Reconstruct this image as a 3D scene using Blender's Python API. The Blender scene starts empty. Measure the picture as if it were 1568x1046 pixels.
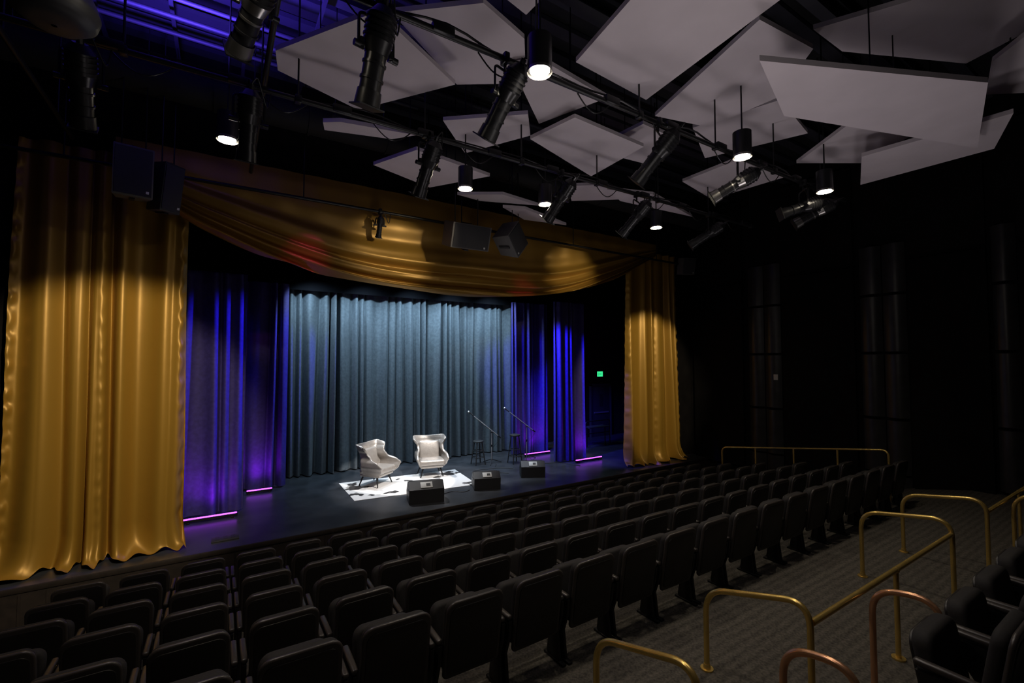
import bpy, bmesh, random
from math import *
from mathutils import Vector, Matrix, Euler
random.seed(4)
SC=bpy.context.scene
COL=SC.collection
# ------------------------------------------------------------------ materials
def mat(name,col,rough=.5,metal=0,emit=None,es=0,noise=0,nscale=20,bump=0,bscale=60,sheen=0,spec=None,coat=0,col2=None):
    m=bpy.data.materials.new(name);m.use_nodes=True
    nt=m.node_tree;b=nt.nodes['Principled BSDF']
    b.inputs['Base Color'].default_value=(*col,1);b.inputs['Roughness'].default_value=rough
    b.inputs['Metallic'].default_value=metal
    if spec is not None:b.inputs['Specular IOR Level'].default_value=spec
    if sheen:
        b.inputs['Sheen Weight'].default_value=sheen;b.inputs['Sheen Roughness'].default_value=.4
        b.inputs['Sheen Tint'].default_value=(*[min(1,c*3) for c in col],1)
    if coat:b.inputs['Coat Weight'].default_value=coat
    if emit:
        b.inputs['Emission Color'].default_value=(*emit,1);b.inputs['Emission Strength'].default_value=es
    tc=nt.nodes.new('ShaderNodeTexCoord')
    if noise or col2:
        n=nt.nodes.new('ShaderNodeTexNoise');n.inputs['Scale'].default_value=nscale;n.inputs['Detail'].default_value=3 if col2 else 6
        nt.links.new(tc.outputs['Object'],n.inputs['Vector'])
        r=nt.nodes.new('ShaderNodeValToRGB')
        r.color_ramp.elements[0].position=.3;r.color_ramp.elements[1].position=.7
        r.color_ramp.elements[0].color=(*[c*(1-noise) for c in col],1)
        r.color_ramp.elements[1].color=(*[min(1,c*(1+noise)) for c in col],1)
        if col2:
            r.color_ramp.elements[0].position=.40;r.color_ramp.elements[1].position=.43
            r.color_ramp.elements[0].color=(*col2,1)
        nt.links.new(n.outputs['Fac'],r.inputs['Fac']);nt.links.new(r.outputs['Color'],b.inputs['Base Color'])
    if bump:
        n=nt.nodes.new('ShaderNodeTexNoise');n.inputs['Scale'].default_value=bscale;n.inputs['Detail'].default_value=4
        nt.links.new(tc.outputs['Object'],n.inputs['Vector'])
        bp=nt.nodes.new('ShaderNodeBump');bp.inputs['Strength'].default_value=bump;bp.inputs['Distance'].default_value=.02
        nt.links.new(n.outputs['Fac'],bp.inputs['Height']);nt.links.new(bp.outputs['Normal'],b.inputs['Normal'])
    return m
M={}
M['black']=mat('black_paint',(.006,.006,.007),.8,noise=.3,nscale=5)
M['wall']=mat('black_wall_fabric',(.008,.007,.007),.9,noise=.3,nscale=3,spec=.15)
M['wallgloss']=mat('dark_veneer',(.03,.029,.029),.36,noise=.3,nscale=4)
M['ceil']=mat('ceiling_black',(.008,.008,.010),.8)
M['deck']=mat('deck_paint',(.028,.028,.04),.6)
M['stage']=mat('stage_floor_paint',(.040,.043,.050),.33,noise=.35,nscale=2.2,bump=.05,bscale=30)
M['gold']=mat('gold_satin',(.40,.225,.030),.43,metal=.3,bump=.10,bscale=7)
M['swag']=mat('gold_satin_swag',(.35,.195,.032),.40,metal=.35,bump=.06,bscale=6)
M['teal']=mat('grey_velour',(.085,.102,.118),.8,noise=.2,nscale=14,sheen=.3)
M['leg']=mat('blue_velour',(.045,.035,.19),.75,noise=.2,nscale=14)
M['border']=mat('black_velour',(.003,.003,.004),.95,spec=.05)
M['seatfab']=mat('seat_fabric',(.016,.014,.014),.8,noise=.3,nscale=80)
M['seatshell']=mat('seat_plastic',(.019,.017,.016),.40,bump=.05,bscale=200)
M['seatrim']=mat('seat_rim_highlit',(.05,.043,.040),.32)  # lighter than the shell: rim light on the seat edges painted into the colour
M['steel']=mat('black_steel',(.014,.014,.015),.38,metal=.3)
M['fix']=mat('fixture_black',(.018,.018,.02),.30,metal=.2,bump=.03)
M['fixs']=mat('fixture_silver',(.30,.29,.28),.3,metal=.9)
M['brass']=mat('brass_rail',(.82,.57,.17),.27,metal=.75,noise=.1,nscale=8)
M['brasswarm']=mat('brass_rail_warm',(.76,.40,.22),.27,metal=.75,noise=.1,nscale=8)  # same brass, warmer reflected light put into its colour
M['panel']=mat('acoustic_panel',(.57,.51,.545),.85,noise=.05,nscale=2)
M['spk']=mat('speaker_black',(.03,.03,.032),.5,bump=.2,bscale=300)
M['spkg']=mat('speaker_grey',(.10,.095,.09),.5,bump=.2,bscale=300)
M['grille']=mat('speaker_grille',(.06,.06,.065),.45,metal=.5,bump=.6,bscale=400)
M['leather']=mat('silver_leather',(.36,.325,.295),.33,metal=.35,noise=.08,nscale=12,bump=.15,bscale=60)
M['white']=mat('white_plate',(.6,.6,.58),.5)
M['rug']=mat('hide_rug',(.80,.78,.76),.95,nscale=1.9,bump=.5,bscale=120,col2=(.03,.028,.028))
M['purple']=mat('purple_led',(.4,.1,.6),.4,emit=(.40,.05,1),es=6)
M['lamp']=mat('lamp_lens',(1,.9,.75),.4,emit=(1,.88,.68),es=60)
M['exit']=mat('exit_green',(.02,.4,.15),.4,emit=(.05,1,.35),es=1.0)
M['exitd']=mat('exit_letters',(.0,.05,.02),.5)
M['chrome']=mat('chrome',(.7,.7,.7),.3,metal=.8)
M['wood']=mat('stage_nosing',(.02,.014,.011),.7,noise=.3,nscale=10)
M['greybox']=mat('grey_metal',(.06,.06,.065),.5,metal=.4)
M['blueled']=mat('blue_indicator',(.1,.2,1),.4,emit=(.1,.3,1),es=8)
def carpet():
    m=bpy.data.materials.new('carpet');m.use_nodes=True;nt=m.node_tree;b=nt.nodes['Principled BSDF']
    b.inputs['Roughness'].default_value=.95;b.inputs['Specular IOR Level'].default_value=.1
    tc=nt.nodes.new('ShaderNodeTexCoord')
    w=nt.nodes.new('ShaderNodeTexWave');w.bands_direction='Y';w.inputs['Scale'].default_value=3.2;w.inputs['Distortion'].default_value=1.2;w.inputs['Detail'].default_value=2
    nt.links.new(tc.outputs['Object'],w.inputs['Vector'])
    n=nt.nodes.new('ShaderNodeTexNoise');n.inputs['Scale'].default_value=45;n.inputs['Detail'].default_value=5
    nt.links.new(tc.outputs['Object'],n.inputs['Vector'])
    ma=nt.nodes.new('ShaderNodeMath');ma.operation='MULTIPLY_ADD';ma.inputs[1].default_value=.16
    nt.links.new(w.outputs['Fac'],ma.inputs[0]);nt.links.new(n.outputs['Fac'],ma.inputs[2])
    r=nt.nodes.new('ShaderNodeValToRGB');r.color_ramp.elements[0].position=.3;r.color_ramp.elements[1].position=.95
    r.color_ramp.elements[0].color=(.040,.037,.033,1);r.color_ramp.elements[1].color=(.145,.132,.112,1)
    nt.links.new(ma.outputs[0],r.inputs['Fac']);nt.links.new(r.outputs['Color'],b.inputs['Base Color'])
    bp=nt.nodes.new('ShaderNodeBump');bp.inputs['Strength'].default_value=.4;bp.inputs['Distance'].default_value=.01
    nt.links.new(n.outputs['Fac'],bp.inputs['Height']);nt.links.new(bp.outputs['Normal'],b.inputs['Normal'])
    return m
M['carpet']=carpet()
# ------------------------------------------------------------------ mesh builder
class MB:
    def __init__(s): s.bm=bmesh.new();s.mats=[]
    def _add(s,t,m,X=None):
        if m not in s.mats:s.mats.append(m)
        i=s.mats.index(m)
        if X is not None:bmesh.ops.transform(t,matrix=X,verts=t.verts)
        for f in t.faces:f.material_index=i
        me=bpy.data.meshes.new('t');t.to_mesh(me);t.free();s.bm.from_mesh(me);bpy.data.meshes.remove(me)
    def box(s,c,d,m,rot=(0,0,0),bev=0,seg=2):
        t=bmesh.new();bmesh.ops.create_cube(t,size=1)
        bmesh.ops.scale(t,vec=d,verts=t.verts)
        if bev:bmesh.ops.bevel(t,geom=t.edges[:],offset=bev,segments=seg,profile=.5,affect='EDGES')
        s._add(t,m,Matrix.Translation(c)@Euler(rot).to_matrix().to_4x4())
    def cyl(s,a,b,r,m,r2=None,seg=16,cap=True):
        a=Vector(a);b=Vector(b);d=b-a
        t=bmesh.new();bmesh.ops.create_cone(t,cap_ends=cap,segments=seg,radius1=r,radius2=r if r2 is None else r2,depth=d.length)
        s._add(t,m,Matrix.Translation((a+b)/2)@d.to_track_quat('Z','Y').to_matrix().to_4x4())
    def sph(s,c,r,m,sc=(1,1,1),seg=16):
        t=bmesh.new();bmesh.ops.create_uvsphere(t,u_segments=seg,v_segments=seg//2,radius=r)
        bmesh.ops.scale(t,vec=sc,verts=t.verts);s._add(t,m,Matrix.Translation(c))
    def poly(s,pts,depth,m,X=None,bev=0,seg=2):
        t=bmesh.new();v=[t.verts.new((x,y,0)) for x,y in pts];f=t.faces.new(v)
        r=bmesh.ops.extrude_face_region(t,geom=[f])
        bmesh.ops.translate(t,vec=(0,0,depth),verts=[g for g in r['geom'] if isinstance(g,bmesh.types.BMVert)])
        bmesh.ops.recalc_face_normals(t,faces=t.faces)
        if bev:
            es=[e for e in t.edges if abs(e.verts[0].co.z-e.verts[1].co.z)<1e-6]
            bmesh.ops.bevel(t,geom=es,offset=bev,segments=seg,profile=.5,affect='EDGES')
        s._add(t,m,X)
    def tube(s,pts,r,m,seg=10):
        pts=[Vector(p) for p in pts];t=bmesh.new();rings=[];n=len(pts);up=None
        for i,p in enumerate(pts):
            d=((pts[min(i+1,n-1)]-pts[max(i-1,0)])).normalized()
            if up is None:
                up=Vector((0,0,1)) if abs(d.z)<.9 else Vector((1,0,0))
            u=(up-d*up.dot(d)).normalized();w=d.cross(u);up=u
            rr=r[i] if isinstance(r,(list,tuple)) else r
            rings.append([t.verts.new(p+(u*cos(2*pi*k/seg)+w*sin(2*pi*k/seg))*rr) for k in range(seg)])
        for i in range(n-1):
            for k in range(seg):
                t.faces.new((rings[i][k],rings[i][(k+1)%seg],rings[i+1][(k+1)%seg],rings[i+1][k]))
        t.faces.new(rings[0]);t.faces.new(rings[-1])
        bmesh.ops.recalc_face_normals(t,faces=t.faces);s._add(t,m)
    def grid(s,fn,nu,nv,m,thick=0):
        t=bmesh.new();g=[[t.verts.new(fn(i/nu,j/nv)) for j in range(nv+1)] for i in range(nu+1)]
        for i in range(nu):
            for j in range(nv):t.faces.new((g[i][j],g[i+1][j],g[i+1][j+1],g[i][j+1]))
        if thick:
            bmesh.ops.recalc_face_normals(t,faces=t.faces)
            bmesh.ops.solidify(t,geom=t.faces[:],thickness=thick)
        s._add(t,m)
    def mesh(s,name,ang=40):
        me=bpy.data.meshes.new(name);s.bm.to_mesh(me);s.bm.free()
        for m in s.mats:me.materials.append(m)
        me.polygons.foreach_set('use_smooth',[True]*len(me.polygons))
        me.set_sharp_from_angle(angle=radians(ang));me.update();return me
    def obj(s,name,loc=(0,0,0),rz=0,ang=40):
        return inst(s.mesh(name,ang),name,loc,rz)
def inst(me,name,loc=(0,0,0),rz=0,rot=None):
    o=bpy.data.objects.new(name,me);o.location=loc;o.rotation_euler=rot if rot else (0,0,rz);COL.objects.link(o);return o
def fillet(pts,r,n=6):
    pts=[Vector(p) for p in pts];out=[pts[0]]
    for i in range(1,len(pts)-1):
        a,b,c=pts[i-1],pts[i],pts[i+1];d1=(a-b).normalized();d2=(c-b).normalized()
        rr=min(r,(a-b).length*.48,(c-b).length*.48);p0=b+d1*rr;p1=b+d2*rr
        for k in range(n+1):
            q=k/n;out.append(p0*(1-q)**2+b*2*q*(1-q)+p1*q*q)
    out.append(pts[-1]);return out
def rrect(w,h,rt,rb,n=5):
    P=[]
    for cx,cy,r,a0 in((w/2-rb,rb,rb,-90),(w/2-rt,h-rt,rt,0),(-w/2+rt,h-rt,rt,90),(-w/2+rb,rb,rb,180)):
        for k in range(n+1):
            a=radians(a0+90*k/n);P.append((cx+r*cos(a),cy+r*sin(a)))
    return P
# ------------------------------------------------------------------ room shell
XL,XR=-3.4,13.6
YF=9.25
rows=[(3.55+.93*i,.27-.19*i) for i in range(6)]
b=MB()
prof=[(-4,1.6),(-.6,1.6),(-.6,1.15),(.3,1.15),(.3,.75),(1.18,.75),(1.18,.43),(3.2,.43),(3.2,.27)]
for i in range(1,6):
    y=rows[i][0]-.3;prof+=[(y,rows[i-1][1]),(y,rows[i][1])]
prof+=[(YF+.3,-.68),(YF+.3,-1.0),(-4,-1.0)]
RX=Matrix(((0,0,1,0),(1,0,0,0),(0,1,0,0),(0,0,0,1)))
def px(x0):return Matrix.Translation((x0,0,0))@RX
b.poly(prof,11.75+1.95,M['carpet'],px(-1.95))
ramp=[(-4,.43),(3.0,.43),(8.4,-.68),(YF+.3,-.68),(YF+.3,-1),(-4,-1)]
b.poly(ramp,XR-11.75,M['carpet'],px(11.75))
b.poly(ramp,1.45,M['carpet'],px(-3.4))
b.obj('floor')
b=MB();b.box((5.6,(YF+15)/2,-.35),(19.5,15-YF,.7),M['stage'])
b.box((5.6,YF-.012,-.04),(19.5,.03,.08),M['wood'],bev=.008)
b.box((5.6,YF-.004,-.38),(19.5,.02,.6),M['wood'])
for i in range(60):
    x=XL+.2+i*.29
    b.box((x,YF-.01,-.38),(.03,.03,.55),M['wood'])
b.obj('stage_floor')
def slab(name,x0,x1,y0,y1,z0,z1,m):
    b=MB();b.box(((x0+x1)/2,(y0+y1)/2,(z0+z1)/2),(x1-x0,y1-y0,z1-z0),m);return b.obj(name)
slab('wall_left',XL-.2,XL,-4,10.2,-1,8.8,M['wall'])
slab('wall_back',XL,XR,-4.2,-4,-1,8.8,M['wall'])
slab('wall_upstage',-5,15.5,14.3,14.5,-.7,8.8,M['wall'])
slab('wall_stage_left',15.3,15.5,9.9,14.3,0,8.8,M['wall'])
slab('wall_stage_right',-5,-4.8,9.9,14.3,0,8.8,M['wall'])
slab('ceiling',XL-2,XR+2,-4.2,14.5,8.8,9.0,M['ceil'])
b=MB()
b.box(((-4.8-.75)/2,10.05,4.4),(4.05,.25,8.8),M['wall']);b.box(((10.8+15.3)/2,10.05,4.4),(4.5,.25,8.8),M['wall'])
b.box((5.05,10.05,7.6),(11.6,.25,2.4),M['wall']);b.obj('wall_proscenium')
b=MB();b.box((XR+.1,3,3.9),(.2,14.2,9.8),M['wall'])
for y0,y1 in((8.0,9.7),(5.05,6.8),(2.65,3.95),(-.2,2.2)):
    b.box((XR-.05,(y0+y1)/2,2.75),(.12,y1-y0,5.6),M['wall'],bev=.01)
    b.box((XR-.05,(y0+y1)/2,6.9),(.12,y1-y0,2.5),M['wall'],bev=.01)
for y0,y1 in((6.87,7.85),(4.0,4.95),(2.22,2.6)):
    n=2 if y1-y0>.5 else 1
    for z0,z1 in((-.1,.45),(.5,1.75),(1.82,3.33),(3.4,4.75),(4.82,6.0)):
        for k in range(n):
            w=(y1-y0)/n;yc=y0+w*(k+.5)
            def fn(u,v,yc=yc,w=w,z0=z0,z1=z1):
                a=(u-.5)*w*.94;return (XR-.02-.10*cos(pi*(u-.5)),yc+a,z0+(z1-z0)*v)
            b.grid(fn,10,1,M['wallgloss'])
b.box((XR-.13,7.0,2.7),(.015,.12,.16),M['white'],bev=.003)
b.obj('wall_right')
slab('baseboard_right',XR-.15,XR-.1,3.0,9.2,-.68,-.55,M['black'])
b=MB()
for k in range(26):
    y=-3.5+k*.55
    b.box((5,y,8.74),(17,.22,.08),M['deck'])
for y in(1.2,3.0,4.8,6.6,8.4):
    b.box((5,y,8.55),(17,.16,.02),M['deck']);b.box((5,y,8.25),(17,.16,.02),M['deck']);b.box((5,y,8.4),(17,.02,.3),M['deck'])
for x in(-1.6,-.7,.2,1.1):
    b.box((x,5,8.15),(.05,9,.05),M['deck'])
for y in (5.2,5.6,7.2,7.6,8.0):
    b.cyl((-3.3,y,7.9),(3,y,7.9),.03,M['deck'])
b.obj('steel_roof_joists')
b=MB();b.cyl((-3.3,8.7,7.5),(13,8.7,7.5),.25,M['ceil'],seg=24)
for k in range(12):b.cyl((-3+k*1.4,8.7,7.5),(-2.96+k*1.4,8.7,7.5),.27,M['ceil'],seg=24)
for k in range(6):b.cyl((-2.5+k*3,8.7,7.7),(-2.5+k*3,8.7,8.79),.012,M['steel'],seg=6)
b.obj('air_duct')
# ------------------------------------------------------------------ drapes
def drape(name,x0,x1,y,z0,z1,folds,amp,m,seed,puddle=0,topin=0,sharp=0,nz=40,thick=0,top_fade=1,xw=0,seams=()):
    rnd=random.Random(seed)
    ph=[rnd.uniform(0,6.28) for _ in range(8)]
    nx=int(folds*16) if not seams else int(folds*30)
    def fn(u,v):
        s=u+ .25/folds*sin(2*pi*u*folds*.31+ph[0])+.18/folds*sin(2*pi*u*folds*.17+ph[1]+v*1.1)
        a=2*pi*folds*s
        w=sin(a)+.35*sin(2.0*a*.71+ph[2]+.8*v)+.22*sin(a*1.63+ph[3]-1.2*v)
        if sharp:w=w-sharp*abs(sin(a*.5+ph[4]))
        am=amp*(.75+.35*sin(2*pi*u*2.3+ph[5]))*(1-.35*v*top_fade)
        am*=1+.25*(1-v)
        yy=y+am*w
        xc=(x0+x1)/2;hw=(x1-x0)/2
        k=1-topin*v
        x=xc+(u*2-1)*hw*k+xw*sin(v*7+ph[6])*(.3+abs(u*2-1))+.25*amp*cos(a)*(.6)
        z=z0+(z1-z0)*v
        for uc in seams:
            g=exp(-((u-uc)/.018)**2)*(.35 if .1<uc<.9 else 1);zz=z*13
            yy+=g*(.016*sin(zz+2*sin(zz*.37))+.010*sin(zz*2.3+uc*9))
            x+=g*.010*sin(zz*1.4+1)
        if puddle and v<.075:
            q=1-v/.075
            yy-=puddle*q*q*(.55+.45*sin(a*.83+ph[7]))+.02*q
            z=z0+.015+(z1-z0)*.075*(1-q)**1.7+.035*q*(1+sin(a*1.9+ph[3]+yy*9))
            x+=.08*q*(u*2-1)
        return (x,yy,z)
    b=MB();b.grid(fn,nx,nz,m,thick);return b.obj(name,ang=180)
drape('gold_curtain',-2.75,-.50,9.78,0,6.6,5.5,.125,M['gold'],3,puddle=.28,topin=.04,nz=200,xw=.01,seams=(.02,.5,.97),sharp=.5)
drape('gold_curtain',10.28,12.75,9.78,0,6.6,6,.125,M['gold'],8,puddle=.28,topin=.08,nz=200,xw=.01,seams=(.02,.55,.97),sharp=.5)
drape('backdrop_curtain',1.35,8.95,13.85,.03,5.6,27,.12,M['teal'],5,sharp=.8,top_fade=.2)
drape('stage_leg_curtain',-2.4,.45,11.35,.03,5.1,9,.08,M['leg'],11,top_fade=.3)
drape('stage_leg_curtain',-.3,1.42,12.95,.03,5.15,6,.08,M['leg'],12,top_fade=.3)
drape('stage_leg_curtain',8.8,10.0,11.3,.03,5.1,5,.09,M['leg'],13,top_fade=.3)
drape('stage_leg_curtain',8.25,9.7,12.95,.03,5.15,6,.08,M['leg'],14,top_fade=.3)
drape('stage_border_curtain',-4.5,15,13.50,5.1,6.9,40,.003,M['border'],21,nz=6)
drape('stage_border_curtain',-4.5,15,11.1,5.0,6.9,40,.03,M['border'],23,nz=6)
# swag
bot=[(-1.5,6.35),(-1.1,5.9),(-.82,5.72),(-.3,5.42),(.6,5.07),(1.71,4.83),(3,4.70),(4.5,4.64),(6.29,4.76),(7.98,5.06),(9.44,5.53),(10.5,6.05),(11.3,6.45)]
def interp(x):
    for i in range(len(bot)-1):
        if x<=bot[i+1][0]:
            (a,b_),(c,d)=bot[i],bot[i+1]
            p0=bot[max(i-1,0)];p3=bot[min(i+2,len(bot)-1)]
            t=(x-a)/(c-a);m1=(d-p0[1])/(c-p0[0])*(c-a);m2=(p3[1]-b_)/(p3[0]-a)*(c-a)
            return (2*t**3-3*t*t+1)*b_+(t**3-2*t*t+t)*m1+(-2*t**3+3*t*t)*d+(t**3-t*t)*m2
    return bot[-1][1]
def swagfn(u,v):
    x=-1.5+12.8*u;e=sin(pi*u)**.35 if 0<u<1 else 0
    zt=6.75;zb=interp(x)
    q=v
    z=zt+(zb-zt)*q
    g=q+.05*sin(2.2*pi*u+1.0)+.03*sin(5.1*pi*u)
    ends=1+1.2*abs(2*u-1)**2
    a=2*pi*(1.2*g+2.6*g**4)
    amp=(.02+.075*q*q+.03*q)*min(e,1)*(.7+.3*ends)
    y=9.38-amp*(sin(a)+.35*sin(1.9*a+2*u*pi+.5))
    y-=.20*sin(pi*min(q,1)*.5)*e
    y+=.012*(1-q)*sin(2*pi*u*19+2*sin(u*9))
    if v>.96:y+=.05*(v-.96)/.04
    return (x,y,z)
b=MB();b.grid(swagfn,260,120,M['swag']);b.obj('gold_swag_valance',ang=180)
b=MB();b.cyl((-3.3,8.98,6.15),(13.3,8.98,6.15),.03,M['steel'])
for x in(-2,1.2,4.4,7.6,10.8,13):b.cyl((x,8.98,6.15),(x,8.98,8.79),.012,M['steel'],seg=6)
b.obj('lighting_pipe_front')
# ------------------------------------------------------------------ hanging acoustic panels
PAN=[(6.8,[(0.45,5.84),(1.28,4.60),(2.50,5.31),(1.58,6.61),(0.51,6.23)]),(7.1,[(1.53,4.92),(2.33,4.24),(3.02,4.46),(3.54,5.19),(2.73,5.74)]),
(7.25,[(2.37,4.16),(1.86,3.91),(3.10,3.13),(2.97,3.68),(2.93,4.29)]),(6.7,[(3.28,3.00),(4.51,2.22),(4.75,4.09),(3.44,4.00)]),
(7.0,[(4.99,2.68),(6.02,2.59),(6.72,3.38),(6.63,4.43),(5.62,4.67)]),(6.2,[(4.49,2.42),(6.94,1.29),(8.98,1.80),(5.78,2.83)]),
(7.2,[(5.96,2.56),(6.82,0.98),(8.15,1.03),(8.40,1.76),(6.71,2.55)]),(6.8,[(8.81,4.12),(8.01,2.98),(9.24,2.56),(9.87,3.44)]),
(6.4,[(9.80,3.50),(8.45,2.99),(8.60,1.38),(9.82,1.79)]),(7.1,[(6.6,4.70),(6.99,3.47),(8.44,3.75),(7.81,5.30)]),
(6.9,[(8.0,5.96),(7.98,4.74),(9.55,4.72),(9.45,6.26)]),(6.9,[(2.81,6.40),(3.81,5.54),(4.22,6.06),(3.60,7.22)]),
(7.0,[(3.07,4.84),(3.40,4.55),(4.64,4.71),(4.23,5.83)]),(6.8,[(4.17,5.99),(4.35,5.09),(5.94,5.18),(6.04,6.59)]),
(7.1,[(5.71,6.23),(5.80,5.06),(6.78,5.11),(6.98,6.10)]),(6.6,[(2.16,7.90),(2.59,6.95),(4.12,7.23),(3.39,8.35)]),
(6.6,[(1.15,6.85),(1.36,6.70),(2.41,6.49),(2.14,6.81),(1.21,7.07)]),(6.7,[(6.61,6.73),(7.64,6.42),(9.64,6.92),(7.35,7.08)]),
(6.5,[(5.07,8.33),(5.53,8.15),(7.06,8.60),(5.95,8.80)]),(6.6,[(4.02,8.41),(4.81,7.90),(5.83,8.05),(4.6,8.49)]),
(6.9,[(6.15,7.42),(6.74,6.96),(7.86,7.27),(6.80,8.09)]),(6.9,[(8.93,1.68),(8.0,1.44),(7.56,1.0),(9.65,1.13)])]
for z,pts in PAN:
    cx=sum(p[0] for p in pts)/len(pts);cy=sum(p[1] for p in pts)/len(pts)
    b=MB();b.poly([(x-cx,y-cy) for x,y in pts],.06,M['panel'])
    b.box((0,0,.085),(.8,.05,.05),M['steel'])
    for dx in(-.35,.35):b.cyl((dx,0,.08),(dx,0,8.79-z),.008,M['steel'],seg=6)
    b.obj('acoustic_cloud_panel',(cx,cy,z),ang=30)
# ------------------------------------------------------------------ lighting pipes
def pipe(name,y,x0,x1,z=6.3):
    b=MB();b.cyl((x0,y,z),(x1,y,z),.032,M['steel'],seg=12)
    b.tube([(x0+(x1-x0)*k/60,y+.035*cos(k*1.1),z+.05+.03*sin(k*.7)) for k in range(61)],.012,M['steel'],seg=6)
    x=x0+.5
    while x<x1:
        b.cyl((x,y,z),(x,y,8.79),.012,M['steel'],seg=6);b.box((x,y,z),(.07,.09,.09),M['steel'],bev=.01);x+=1.6
    x=x0+.9
    while x<x1:
        b.box((x,y-.02,z+.02),(.22,.07,.09),M['steel'],bev=.01);x+=1.1
    x=x0+.7
    while x<x1-.8:
        b.tube([(x+.5*k/10,y+.03,z-.02-.16*sin(pi*k/10)) for k in range(11)],.008,M['steel'],seg=6);x+=1.3
    return b.obj(name)
pipe('lighting_pipe_house',3.9,-2.5,10.2)
pipe('lighting_pipe_mid',5.85,-3.0,10.4)
b=MB()
for x in(-1.9,.35):
    b.cyl((x,3.9,6.42),(x,8.9,6.42),.03,M['steel'])
    for y in(4.1,6.4,8.2):b.cyl((x,y,6.42),(x,y,8.79),.012,M['steel'],seg=6)
b.obj('lighting_pipe_cross')
def fixture(x,y,target,z=6.3,sc=1.0,shiny=False,drop=.42):
    P=Vector((0,0,-drop));d=(Vector(target)-(Vector((x,y,z))+P)).normalized()
    side=d.cross(Vector((0,0,1))).normalized();m=M['fix']
    b=MB();s=sc;q=lambda k:P+d*k*s
    b.box((0,0,0),(.06,.11,.11),M['steel'],bev=.012)
    b.cyl((0,0,-.04),(0,0,-.12),.016,M['steel'],seg=8)
    t=.155*s
    yk=fillet([P-side*t,P-side*t+Vector((0,0,drop-.13)),P+side*t+Vector((0,0,drop-.13)),P+side*t],.05,4)
    b.tube(yk,.013,M['steel'],seg=6)
    for sg in(-1,1):
        b.cyl(P+side*sg*.11*s,P+side*sg*(t+.04),.028*s,M['steel'],seg=10)
    m2=M['fixs'] if shiny else m
    b.cyl(q(-.34),q(-.27),.06*s,m,r2=.115*s,seg=20);b.cyl(q(-.27),q(-.08),.115*s,m,r2=.12*s,seg=20)
    for k in range(4):b.cyl(q(-.25+k*.045),q(-.235+k*.045),.128*s,m,seg=20)
    b.cyl(q(-.08),q(.02),.12*s,m2,r2=.095*s,seg=20)
    b.cyl(q(.02),q(.30),.088*s,m,seg=20);b.cyl(q(.08),q(.10),.098*s,m2,seg=20)
    b.cyl(q(.20),q(.22),.098*s,m,seg=20);b.cyl(q(.30),q(.42),.10*s,m2,r2=.108*s,seg=20,cap=False)
    b.cyl(q(.33),q(.335),.095*s,M['steel'],seg=20)
    b.box(q(.43),(.225*s,.225*s,.012),M['steel'],rot=d.to_track_quat('Z','Y').to_euler())
    for sg in(-1,1):b.box(q(-.02)+side*sg*.13*s,(.03*s,.03*s,.09*s),m,bev=.005)
    b.cyl(q(-.34),q(-.40),.03*s,m,seg=8)
    b.tube(fillet([q(-.40),q(-.5)+side*.05,Vector((.18,0,-.25)),Vector((.22,0,.03))],.1,5),.008,M['steel'],seg=6)
    b.sph(q(-.30)+side*.07*s,.008,M['blueled'],seg=8)
    return b.obj('ellipsoidal_spotlight',(x,y,z))
FX=[(1.08,3.9,(.6,6.2,0),1.05,0),(2.4,3.9,(1.0,8.4,0),1.0,0),(2.35,5.85,(1.5,9.5,0),1.0,0),(4.75,3.9,(2.5,9,0),1.0,0),(6.5,5.85,(4.5,11.5,0),1.,0),
(6.55,3.9,(3,9.5,2.5),.95,1),(9.05,3.9,(6,9,2.8),.95,1),(8.55,3.9,(3,8.5,3.6),.95,0),(4.7,5.85,(3.2,11.5,0),1.0,0),(8.7,5.85,(5,11,2),1,0),
(.2,5.85,(0,8,0),1.0,0),(.15,3.9,(-1.5,9.6,2.3),.9,1),(-1.2,5.85,(-1.6,9.6,1),1.0,0),(2.6,8.98,(2.7,12,0),.55,0),(4.55,8.98,(4.4,12,0),.55,0)]
for x,y,t,s,sh in FX:
    fixture(x,y,t,6.15 if y>8 else 6.3,s,bool(sh),drop=.42 if y<8 else .28)
def light(kind,name,loc,target,power,col,size=40,blend=.2,rad=.05):
    l=bpy.data.lights.new(name,kind);l.energy=power;l.color=col
    if kind=='SPOT':l.spot_size=radians(size);l.spot_blend=blend;l.shadow_soft_size=rad
    elif kind=='AREA':l.size=rad
    else:l.shadow_soft_size=rad
    o=bpy.data.objects.new(name,l);o.location=loc
    if target is not None:o.rotation_euler=(Vector(target)-Vector(loc)).to_track_quat('-Z','Y').to_euler()
    COL.objects.link(o);return o
for x,y in((.04,3.5),(2.55,3.5),(6.0,3.5),(8.4,3.5),(.0,6.75),(3.3,6.6),(4.85,6.5),(7.7,6.4)):
    b=MB();b.cyl((0,0,.02),(0,0,.34),.12,M['fix'],seg=28)
    b.cyl((0,0,-.01),(0,0,.02),.122,M['fixs'],seg=28,cap=False);b.cyl((0,0,.0),(0,0,.015),.095,M['lamp'],seg=28)
    b.cyl((0,0,.34),(0,0,8.79-6.0),.012,M['steel'],seg=6);b.obj('house_downlight',(x,y,6.0))
    light('SPOT','house_downlight_beam',(x,y,5.97),(x,y,0),70,(1,.86,.68),110,.8,.06)
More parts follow.
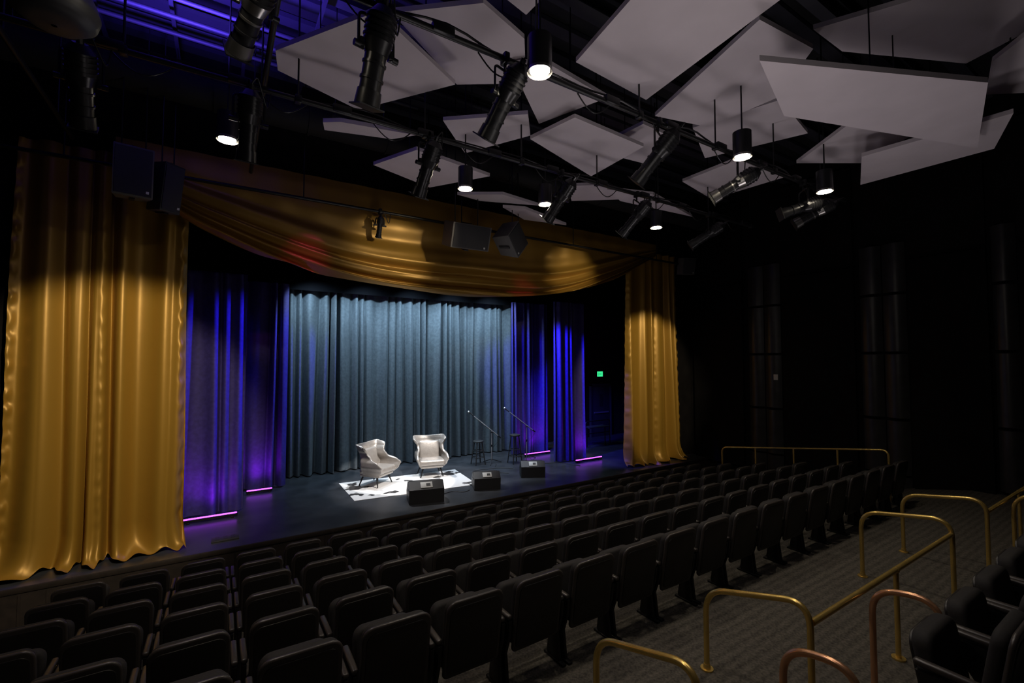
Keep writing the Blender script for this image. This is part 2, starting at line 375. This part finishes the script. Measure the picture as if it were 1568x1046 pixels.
# ------------------------------------------------------------------ speakers
def speaker(name,loc,w,h,d,rot,wedge=.2,m='spk'):
    b=MB();pts=[(-w/2,-d/2),(w/2,-d/2),(w/2*(1-wedge),d/2),(-w/2*(1-wedge),d/2)]
    b.poly(pts,h,M[m],Matrix.Translation((0,0,-h/2)),bev=.012)
    b.box((0,-d/2-.008,0),(w*.92,.014,h*.92),M['grille'],bev=.004)
    b.box((w*.36,-d/2-.018,-h*.38),(.035,.004,.035),M['white'])
    for sg in(-1,1):b.box((0,0,sg*(h/2+.012)),(.06,d*.6,.02),M['steel'])
    R=Euler(rot).to_matrix().inverted()
    up=R@Vector((0,0,1));L=8.79-loc[2]
    for sg in(-.3,.3):
        p=Vector((sg*w,0,h/2));b.cyl(p,p+up*(L-(Euler(rot).to_matrix()@p).z),.01,M['steel'],seg=6)
    o=b.obj(name,loc);o.rotation_euler=rot
    return o
speaker('hanging_speaker',(4.22,8.45,5.78),.95,.5,.5,(radians(18),radians(-3),radians(8)),m='spkg')
speaker('hanging_speaker',(5.3,8.4,5.85),.62,.5,.45,(radians(12),radians(38),radians(30)),m='spkg')
speaker('wall_speaker',(-1.17,8.6,5.95),.46,.72,.4,(radians(8),0,radians(10)),m='spkg')
speaker('wall_speaker',(-.80,8.75,5.85),.30,.74,.34,(radians(8),0,radians(40)))
speaker('wall_speaker',(11.9,8.8,6.05),.42,.5,.35,(radians(10),0,radians(-20)),m='spkg')
b=MB();prf=[(.02,.5),(.12,.48),(.17,.36),(.19,.22),(.27,.08),(.3,0),(.28,-.06),(.2,-.11),(.02,-.13)]
def lf(u,v):
    k=v*(len(prf)-1);i=min(int(k),len(prf)-2);t=k-i;r=prf[i][0]*(1-t)+prf[i+1][0]*t;z=prf[i][1]*(1-t)+prf[i+1][1]*t
    return (.8*r*cos(2*pi*u),.8*r*sin(2*pi*u),z)
b.grid(lf,32,24,M['greybox']);b.cyl((0,0,.45),(0,0,3.15),.014,M['steel'],seg=8)
b.obj('pendant_speaker',(-1.02,4.25,5.62),ang=60)
# ------------------------------------------------------------------ seats
def seat_mesh():
    b=MB();th=radians(9)
    X=Matrix.Translation((0,0,.30))@Matrix.Rotation(radians(90)+th,4,'X')
    b.poly(rrect(.535,.67,.085,.05),.032,M['seatrim'],X@Matrix.Translation((0,0,.033)),bev=.015,seg=3)
    b.poly(rrect(.475,.59,.065,.05),.012,M['seatshell'],X@Matrix.Translation((0,.035,.06)),bev=.005)
    b.poly(rrect(.515,.61,.09,.05),.075,M['seatfab'],X@Matrix.Translation((0,.04,-.04)),bev=.03,seg=4)
    X2=Matrix.Translation((0,.13,.34))@Matrix.Rotation(radians(90)+radians(-10),4,'X')
    b.poly(rrect(.49,.44,.09,.05),.11,M['seatfab'],X2@Matrix.Translation((0,0,-.11)),bev=.035,seg=4)
    b.poly(rrect(.45,.40,.09,.05),.02,M['seatshell'],X2@Matrix.Translation((0,.02,-.125)),bev=.006)
    for sg in(-1,1):
        x=sg*.30
        b.poly([(-.06,.0),(.12,0),(.14,.05),(.10,.3),(.24,.52),(.26,.58),(-.10,.60),(-.08,.45),(-.02,.28),(-.05,.05)],.034,M['steel'],Matrix.Translation((x-.017,0,0))@RX,bev=.006)
        b.box((x,.09,.625),(.05,.36,.04),M['seatrim'],bev=.015,seg=3)
        b.box((x,.03,.012),(.048,.3,.024),M['steel'],bev=.005)
    b.cyl((-.3,.10,.32),(.3,.10,.32),.018,M['steel'],seg=8)
    return b.mesh('theater_seat')
SM=seat_mesh()
for y,z in rows:
    for k in range(20):
        inst(SM,'theater_seat',(-1.5+.67*k,y+.06,z),radians(random.uniform(-1,1)))
for k in range(11):
    inst(SM,'theater_seat',(3.9+.67*k,.82,.75),0)
# ------------------------------------------------------------------ brass rails
def loop(x,y0,y1,zb0,zb1,zt0,zt1,mm=None):
    m=mm or M['brass'];b=MB()
    pts=fillet([(x,y0,zb0),(x,y0,zt0),(x,y1,zt1),(x,y1,zb1)],.2,8)
    b.tube(pts,.024,m,seg=14)
    for y,z in((y0,zb0),(y1,zb1)):
        b.cyl((x,y,z),(x,y,z+.012),.055,m,seg=20);b.cyl((x,y,z+.012),(x,y,z+.05),.034,m,r2=.027,seg=16)
    return b.obj('brass_handrail')
for x in(2.4,3.73,6.98,8.36):
    loop(x,1.73,2.6,.43,.43,1.40,1.13 if x<4 else 1.25)
loop(3.2,1.22,1.66,.43,.43,1.38,1.30,M['brasswarm']);loop(4.62,1.22,1.66,.43,.43,1.38,1.30,M['brasswarm'])
for x in(9.3,10.5):loop(x,1.22,1.66,.43,.43,1.45,1.3)
def guard(x0,x1,y=1.73):
    b=MB();b.tube([(x0,y,1.24),(x1,y,1.24)],.024,M['brass'],seg=14)
    n=max(1,round((x1-x0)/2.0))
    for k in range(1,n):
        x=x0+(x1-x0)*k/n
        b.cyl((x,y,.43),(x,y,1.24),.022,M['brass'],seg=14);b.cyl((x,y,.43),(x,y,.445),.055,M['brass'],seg=20)
        b.sph((x,y,1.235),.03,M['brass'])
    b.obj('brass_guard_rail')
guard(3.76,6.95);guard(8.39,11.7)
b=MB();pts=fillet([(11.9,3.9,.24),(11.9,3.9,1.30),(11.9,7.7,.75),(11.9,7.7,-.5)],.15,6);b.tube(pts,.022,M['brass'],seg=10)
for k in range(1,4):
    t=k/4;b.cyl((11.9,3.9+3.8*t,.24-.75*t),(11.9,3.9+3.8*t,1.30-.55*t),.02,M['brass'],seg=10)
b.obj('brass_handrail')
b=MB();b.box((0,0,.11),(.62,.28,.22),M['spk'],bev=.015);b.box((0,-.02,.235),(.5,.22,.03),M['spk'],bev=.01);b.box((-.2,-.145,.12),(.12,.01,.1),M['greybox'])
b.obj('equipment_case',(6.1,1.5,.43))
# ------------------------------------------------------------------ stage furniture
def chair(loc,rz,sc=.93):
    root=bpy.data.objects.new('wingback_chair',None);root.location=loc;root.rotation_euler=(0,0,rz);root.scale=(sc,sc,sc);COL.objects.link(root)
    def prof(z):
        K=[(.30,.34,.50,.30),(.42,.40,.62,.30),(.56,.45,.66,.30),(.66,.44,.55,.32),(.76,.37,.30,.35),(.88,.38,.22,.38),(1.0,.44,.22,.41),(1.12,.49,.18,.44)]
        for i in range(len(K)-1):
            if z<=K[i+1][0]+1e-6:
                t=(z-K[i][0])/(K[i+1][0]-K[i][0]);t=t*t*(3-2*t);return [K[i][j]*(1-t)+K[i+1][j]*t for j in(1,2,3)]
        return K[-1][1:]
    def fn(u,v):
        z=.30+.82*v;hw,fw,by=prof(z)
        s=u*2-1;a=abs(s);sg=1 if s>=0 else -1
        if a<.5:
            t=a/.5;x=hw*sin(t*pi/2)*sg;y=by-.16*(1-cos(t*pi/2))
        else:
            t=(a-.5)/.5;x=hw*(1+.05*t)*sg;y=by-.16-fw*t
        if v>.75:
            k=(v-.75)/.25
            z+=k*(.025*sin(pi*min(a/.75,1))**2-.01-.07*max(0,(a-.7)/.3)**2)
        return (x,y,z)
    b=MB();b.grid(fn,40,28,M['leather'],thick=.06)
    o=b.obj('shell',ang=80);o.parent=root
    ss=o.modifiers.new('s','SUBSURF');ss.levels=1;ss.render_levels=1
    b=MB();b.box((0,-.06,.42),(.74,.68,.17),M['leather'],bev=.06,seg=4)
    b.box((0,-.03,.31),(.66,.64,.10),M['leather'],bev=.03,seg=3);o=b.obj('seat_cushion');o.parent=root
    b=MB();b.box((0,.20,.72),(.60,.12,.52),M['leather'],rot=(radians(-12),0,0),bev=.055,seg=4)
    for i in range(3):
        for j in range(3):
            b.sph((-.17+.17*i,.125+.035*j,.58+.14*j),.014,M['greybox'],seg=8)
    o=b.obj('back_cushion');o.parent=root
    b=MB()
    for sx in(-1,1):
        for sy in(-1,1):b.cyl((sx*.24,sy*.22,.28),(sx*.33,sy*.30,0),.028,M['steel'],r2=.014,seg=12)
    o=b.obj('legs');o.parent=root
    return root
chair((3.4,11.85,.013),radians(38))
chair((4.95,12.0,.013),radians(-12))
b=MB();rp=[(2.6,10.72),(5.6,10.45),(5.8,12.2),(2.62,12.45)]
b.poly(rp,.012,M['rug'],bev=.004);b.obj('hide_rug')
def wedge(loc,rz,w=.75,s=1):
    b=MB();P=[(-.30*s,0),(.22*s,0),(.30*s,.16*s),(.06*s,.40*s),(-.14*s,.44*s),(-.32*s,.30*s)]
    b.poly(P,w,M['spk'],Matrix.Translation((-w/2,0,0))@RX,bev=.012)
    b.box((0,.18*s+.012,.28*s+.012),(w*.92,.31*s,.014),M['grille'],rot=(radians(-45),0,0),bev=.003)
    b.box((0,-.235*s,.375*s),(w*.34,.15*s,.012),M['white'],rot=(radians(38),0,0),bev=.003)
    b.box((w*.05,-.24*s,.382*s),(w*.12,.06*s,.012),M['spk'],rot=(radians(38),0,0))
    for sg in(-1,1):b.box((sg*(w/2+.003),-.02,.25*s),(.01,.16,.05),M['grille'],bev=.003)
    return b.obj('stage_monitor_speaker',loc,rz)
wedge((4.0,10.0,0),radians(-14),.78,1.05)
wedge((5.68,10.6,0),radians(-20),.66,.95).location.y=10.15
wedge((7.35,10.5,0),radians(-28),.66,.95)
def stool(loc,h=.75):
    b=MB();b.cyl((0,0,h-.045),(0,0,h-.01),.165,M['spk'],seg=28);b.cyl((0,0,h-.01),(0,0,h),.165,M['spk'],r2=.15,seg=28)
    for k in range(4):
        a=pi/4+k*pi/2;b.cyl((.12*cos(a),.12*sin(a),h-.04),(.23*cos(a),.23*sin(a),0),.018,M['spk'],seg=10)
    for hh in(.22,.42):
        r=.23-.11*hh/h;pts=[(r*cos(pi/4+k*pi/2),r*sin(pi/4+k*pi/2),hh) for k in range(4)]
        for k in range(4):b.cyl(pts[k],pts[(k+1)%4],.012,M['spk'],seg=8)
    return b.obj('bar_stool',loc)
stool((6.7,12.45,0),.72);stool((7.75,12.0,0),.88)
def mic(loc,rz,tip=1.45,h=.92):
    b=MB()
    for k in range(3):
        a=k*2*pi/3+.4;b.cyl((0,0,.13),(.32*cos(a),.32*sin(a),.012),.012,M['spk'],seg=8);b.sph((.32*cos(a),.32*sin(a),.014),.014,M['steel'],seg=8)
    b.cyl((0,0,.08),(0,0,h*.6),.016,M['chrome']);b.cyl((0,0,h*.55),(0,0,h+.04),.013,M['chrome'])
    b.cyl((0,0,h*.55),(0,0,h*.62),.022,M['steel'])
    b.cyl((-.03,0,h+.04),(.03,0,h+.04),.025,M['steel'])
    p0=Vector((.28,0,h-.14));p1=Vector((-.55,0,tip));b.cyl(p0,p1,.014,M['chrome'],seg=10);b.cyl(p0,p0+(p1-p0)*.1,.022,M['steel'])
    d=(p1-p0).normalized();e=p1+d*.02
    b.cyl(e,e+d*.16,.016,M['spk'],r2=.024);b.sph(e+d*.19,.038,M['chrome'])
    b.tube([(p1+(p0-p1)*k/12+Vector((0,.015*sin(k*2),-.02-.01*cos(k*3)))) for k in range(13)]+[(.02,.02,h*.5),(.02,.0,.1),(.15,-.2,.01),(.1,-.5,.008)],.006,M['spk'],seg=6)
    return b.obj('microphone_stand',loc,rz)
mic((7.12,12.35,0),radians(-30),1.45,.92);mic((8.4,12.3,0),radians(-30),1.5,1.0)
b=MB()
def cable(p):b.tube(fillet(p,.3,5),.009,M['spk'],seg=6)
cable([(4.55,10.15,.009),(4.8,10.25,.009),(5.0,10.0,.009),(5.2,10.1,.009)]);cable([(6.1,10.9,.009),(6.6,11.3,.009),(6.9,11.0,.009)])
cable([(7.8,10.9,.009),(8.3,11.2,.009),(8.0,11.6,.009),(8.9,11.3,.009),(9.2,10.6,.009)]);cable([(5.95,11.2,.009),(6.1,11.8,.009),(7.0,11.7,.009),(7.3,11.4,.009)])
b.obj('stage_cables')
b=MB();b.box((0,0,.012),(.42,.26,.02),M['greybox'],bev=.004)
for i in range(3):b.box((-.12+.12*i,0,.025),(.07,.14,.006),M['spk'])
b.obj('floor_pocket_box',(.12,9.75,0),0)
def bar(loc,w=1.0):
    b=MB();b.box((0,0,.055),(w,.075,.06),M['steel'],bev=.008);b.box((0,-.02,.09),(w*.97,.045,.02),M['purple'],bev=.006)
    for sg in(-1,1):b.box((sg*w*.4,0,.014),(.05,.13,.028),M['steel'],bev=.004)
    b.obj('led_light_bar',loc)
bars=[((-.12,11.0,0),.92),((.83,12.6,0),.55),((9.85,10.95,0),1.1),((9.0,12.55,0),1.05)]
for l,w in bars:bar(l,w)
b=MB();b.box((0,0,0),(.34,.05,.24),M['black'],bev=.008);b.box((0,-.028,0),(.31,.006,.21),M['exit'])
for i,x in enumerate((-.09,-.03,.03,.09)):
    b.box((x-.015,-.033,0),(.01,.004,.11),M['exitd'])
    for z in((-.05,0,.05) if i==0 else ((.05,) if i==3 else (0,))):b.box((x,-.033,z),(.03,.004,.01),M['exitd'])
b.obj('exit_sign',(13.45,14.24,2.6))
b=MB();b.box((0,0,1.05),(1.0,.05,2.1),M['spk'],bev=.005)
for sg in(-1,1):b.box((sg*.55,0,1.08),(.08,.1,2.18),M['greybox'])
b.box((0,0,2.15),(1.18,.1,.08),M['greybox']);b.box((0,-.05,1.0),(.8,.04,.05),M['chrome']);b.box((.0,-.03,1.5),(.2,.01,.5),M['black'])
b.obj('door_1',(13.5,14.24,0))
b=MB()
b.tube(fillet([(0,0,0),(0,0,.95),(1.2,0,.95),(1.2,0,0)],.1,4),.02,M['steel']);b.tube([(0,0,.5),(1.2,0,.5)],.015,M['steel']);b.box((.6,.1,.72),(1.0,.4,.03),M['greybox'])
for x in(.15,1.05):
    b.cyl((x,.1,.71),(x,.1,0),.02,M['steel'])
b.obj('prop_table',(11.2,12.6,0))
# ------------------------------------------------------------------ stage lighting
W=(1,.83,.58)
light('SPOT','curtain_spot',(.1,4.3,5.4),(-1.45,9.6,2.2),860,W,46,.4,.08)
light('SPOT','curtain_spot',(9.3,4.3,5.5),(11.3,9.6,2.7),800,W,38,.4,.08)
light('SPOT','swag_spot',(4.2,5.6,5.9),(2.9,9.3,5.35),290,(1,.85,.6),30,1,.05)
light('SPOT','swag_spot',(8.3,5.6,5.9),(7.8,9.3,5.4),290,(1,.85,.6),30,1,.05)
light('SPOT','swag_magenta_spot',(1.6,6.4,5.7),(1.3,9.2,5.1),70,(1,.08,.6),20,1,.03)
light('SPOT','swag_magenta_spot',(6.4,6.4,5.6),(6.2,9.2,4.85),50,(1,.08,.5),18,1,.03)
light('SPOT','chair_spot',(5.6,6.4,5.6),(4.2,11.5,.5),2700,(1,.95,.90),20,.2,.03)
light('SPOT','chair_top_spot',(3.2,12.6,6.6),(4.3,11.4,.0),1000,(1,.96,.94),38,.3,.03)
light('SPOT','stage_wash',(5.0,11.4,6.4),(5.0,10.6,0),430,(.8,.88,1),70,.7,.1)
light('SPOT','stage_wash',(7.8,11.4,6.4),(7.8,11.2,0),580,(.85,.88,1),60,.7,.1)
for x in(1.9,3.3,4.7,6.1,7.5):
    light('SPOT','backdrop_wash',(x,12.75,5.40),(x+.45,13.75,3.3),260,(.54,.79,1),125,1,.05)
light('SPOT','backdrop_wash',(5.2,11.8,5.3),(5.2,13.75,2.8),60,(.54,.79,1),100,1,.05)
for a,t,p_ in(((3.6,10.5,5.15),(-.4,11.35,2.6),1300),((4.6,12.1,5.2),(.7,12.95,2.4),850),((6.6,10.5,5.15),(9.5,11.3,2.4),2100),((5.6,12.1,5.2),(9.1,12.95,2.4),750)):
    light('SPOT','blue_wash',a,t,p_,(.05,.03,1),50,.6,.1)
for l,w in bars:
    light('SPOT','led_bar_beam',(l[0],l[1]-.1,.25),(l[0],l[1]+.35,1.2),28,(.60,.02,1),140,1,.12)
light('SPOT','grid_blue_spill',(-.6,6.6,6.7),(-.6,6.4,8.8),1700,(.12,.06,1),140,.8,.1)
light('SPOT','grid_blue_spill',(.4,4.8,6.8),(.2,4.6,8.8),600,(.16,.06,1),130,.8,.1)
for x,y,z,p_ in((2.2,2.0,2.6,62),(6.0,2.9,2.6,78),(2.6,6.4,2.6,58),(6.8,6.0,2.4,55),(9.5,2.6,2.6,32)):
    light('SPOT','cloud_bounce_fill',(x,y,z),(x,y,9),p_,(1,.91,.93),150,1,.4)  # added upward fill in place of light bounced off the carpet, no fixtures
light('POINT','house_fill',(3.5,2.0,4.6),None,28,(1,.92,.87),rad=.8)
w=bpy.data.worlds.new('world');SC.world=w;w.use_nodes=True
w.node_tree.nodes['Background'].inputs[0].default_value=(.01,.01,.012,1)
w.node_tree.nodes['Background'].inputs[1].default_value=.3
# ------------------------------------------------------------------ camera
cd=bpy.data.cameras.new('camera');cd.lens=16;cd.sensor_width=36;cd.clip_start=.05
c=bpy.data.objects.new('camera',cd);COL.objects.link(c);c.location=(0,0,3.2)
c.rotation_euler=(radians(92.3),0,radians(-32.5));SC.camera=c
SC.view_settings.view_transform='Standard'
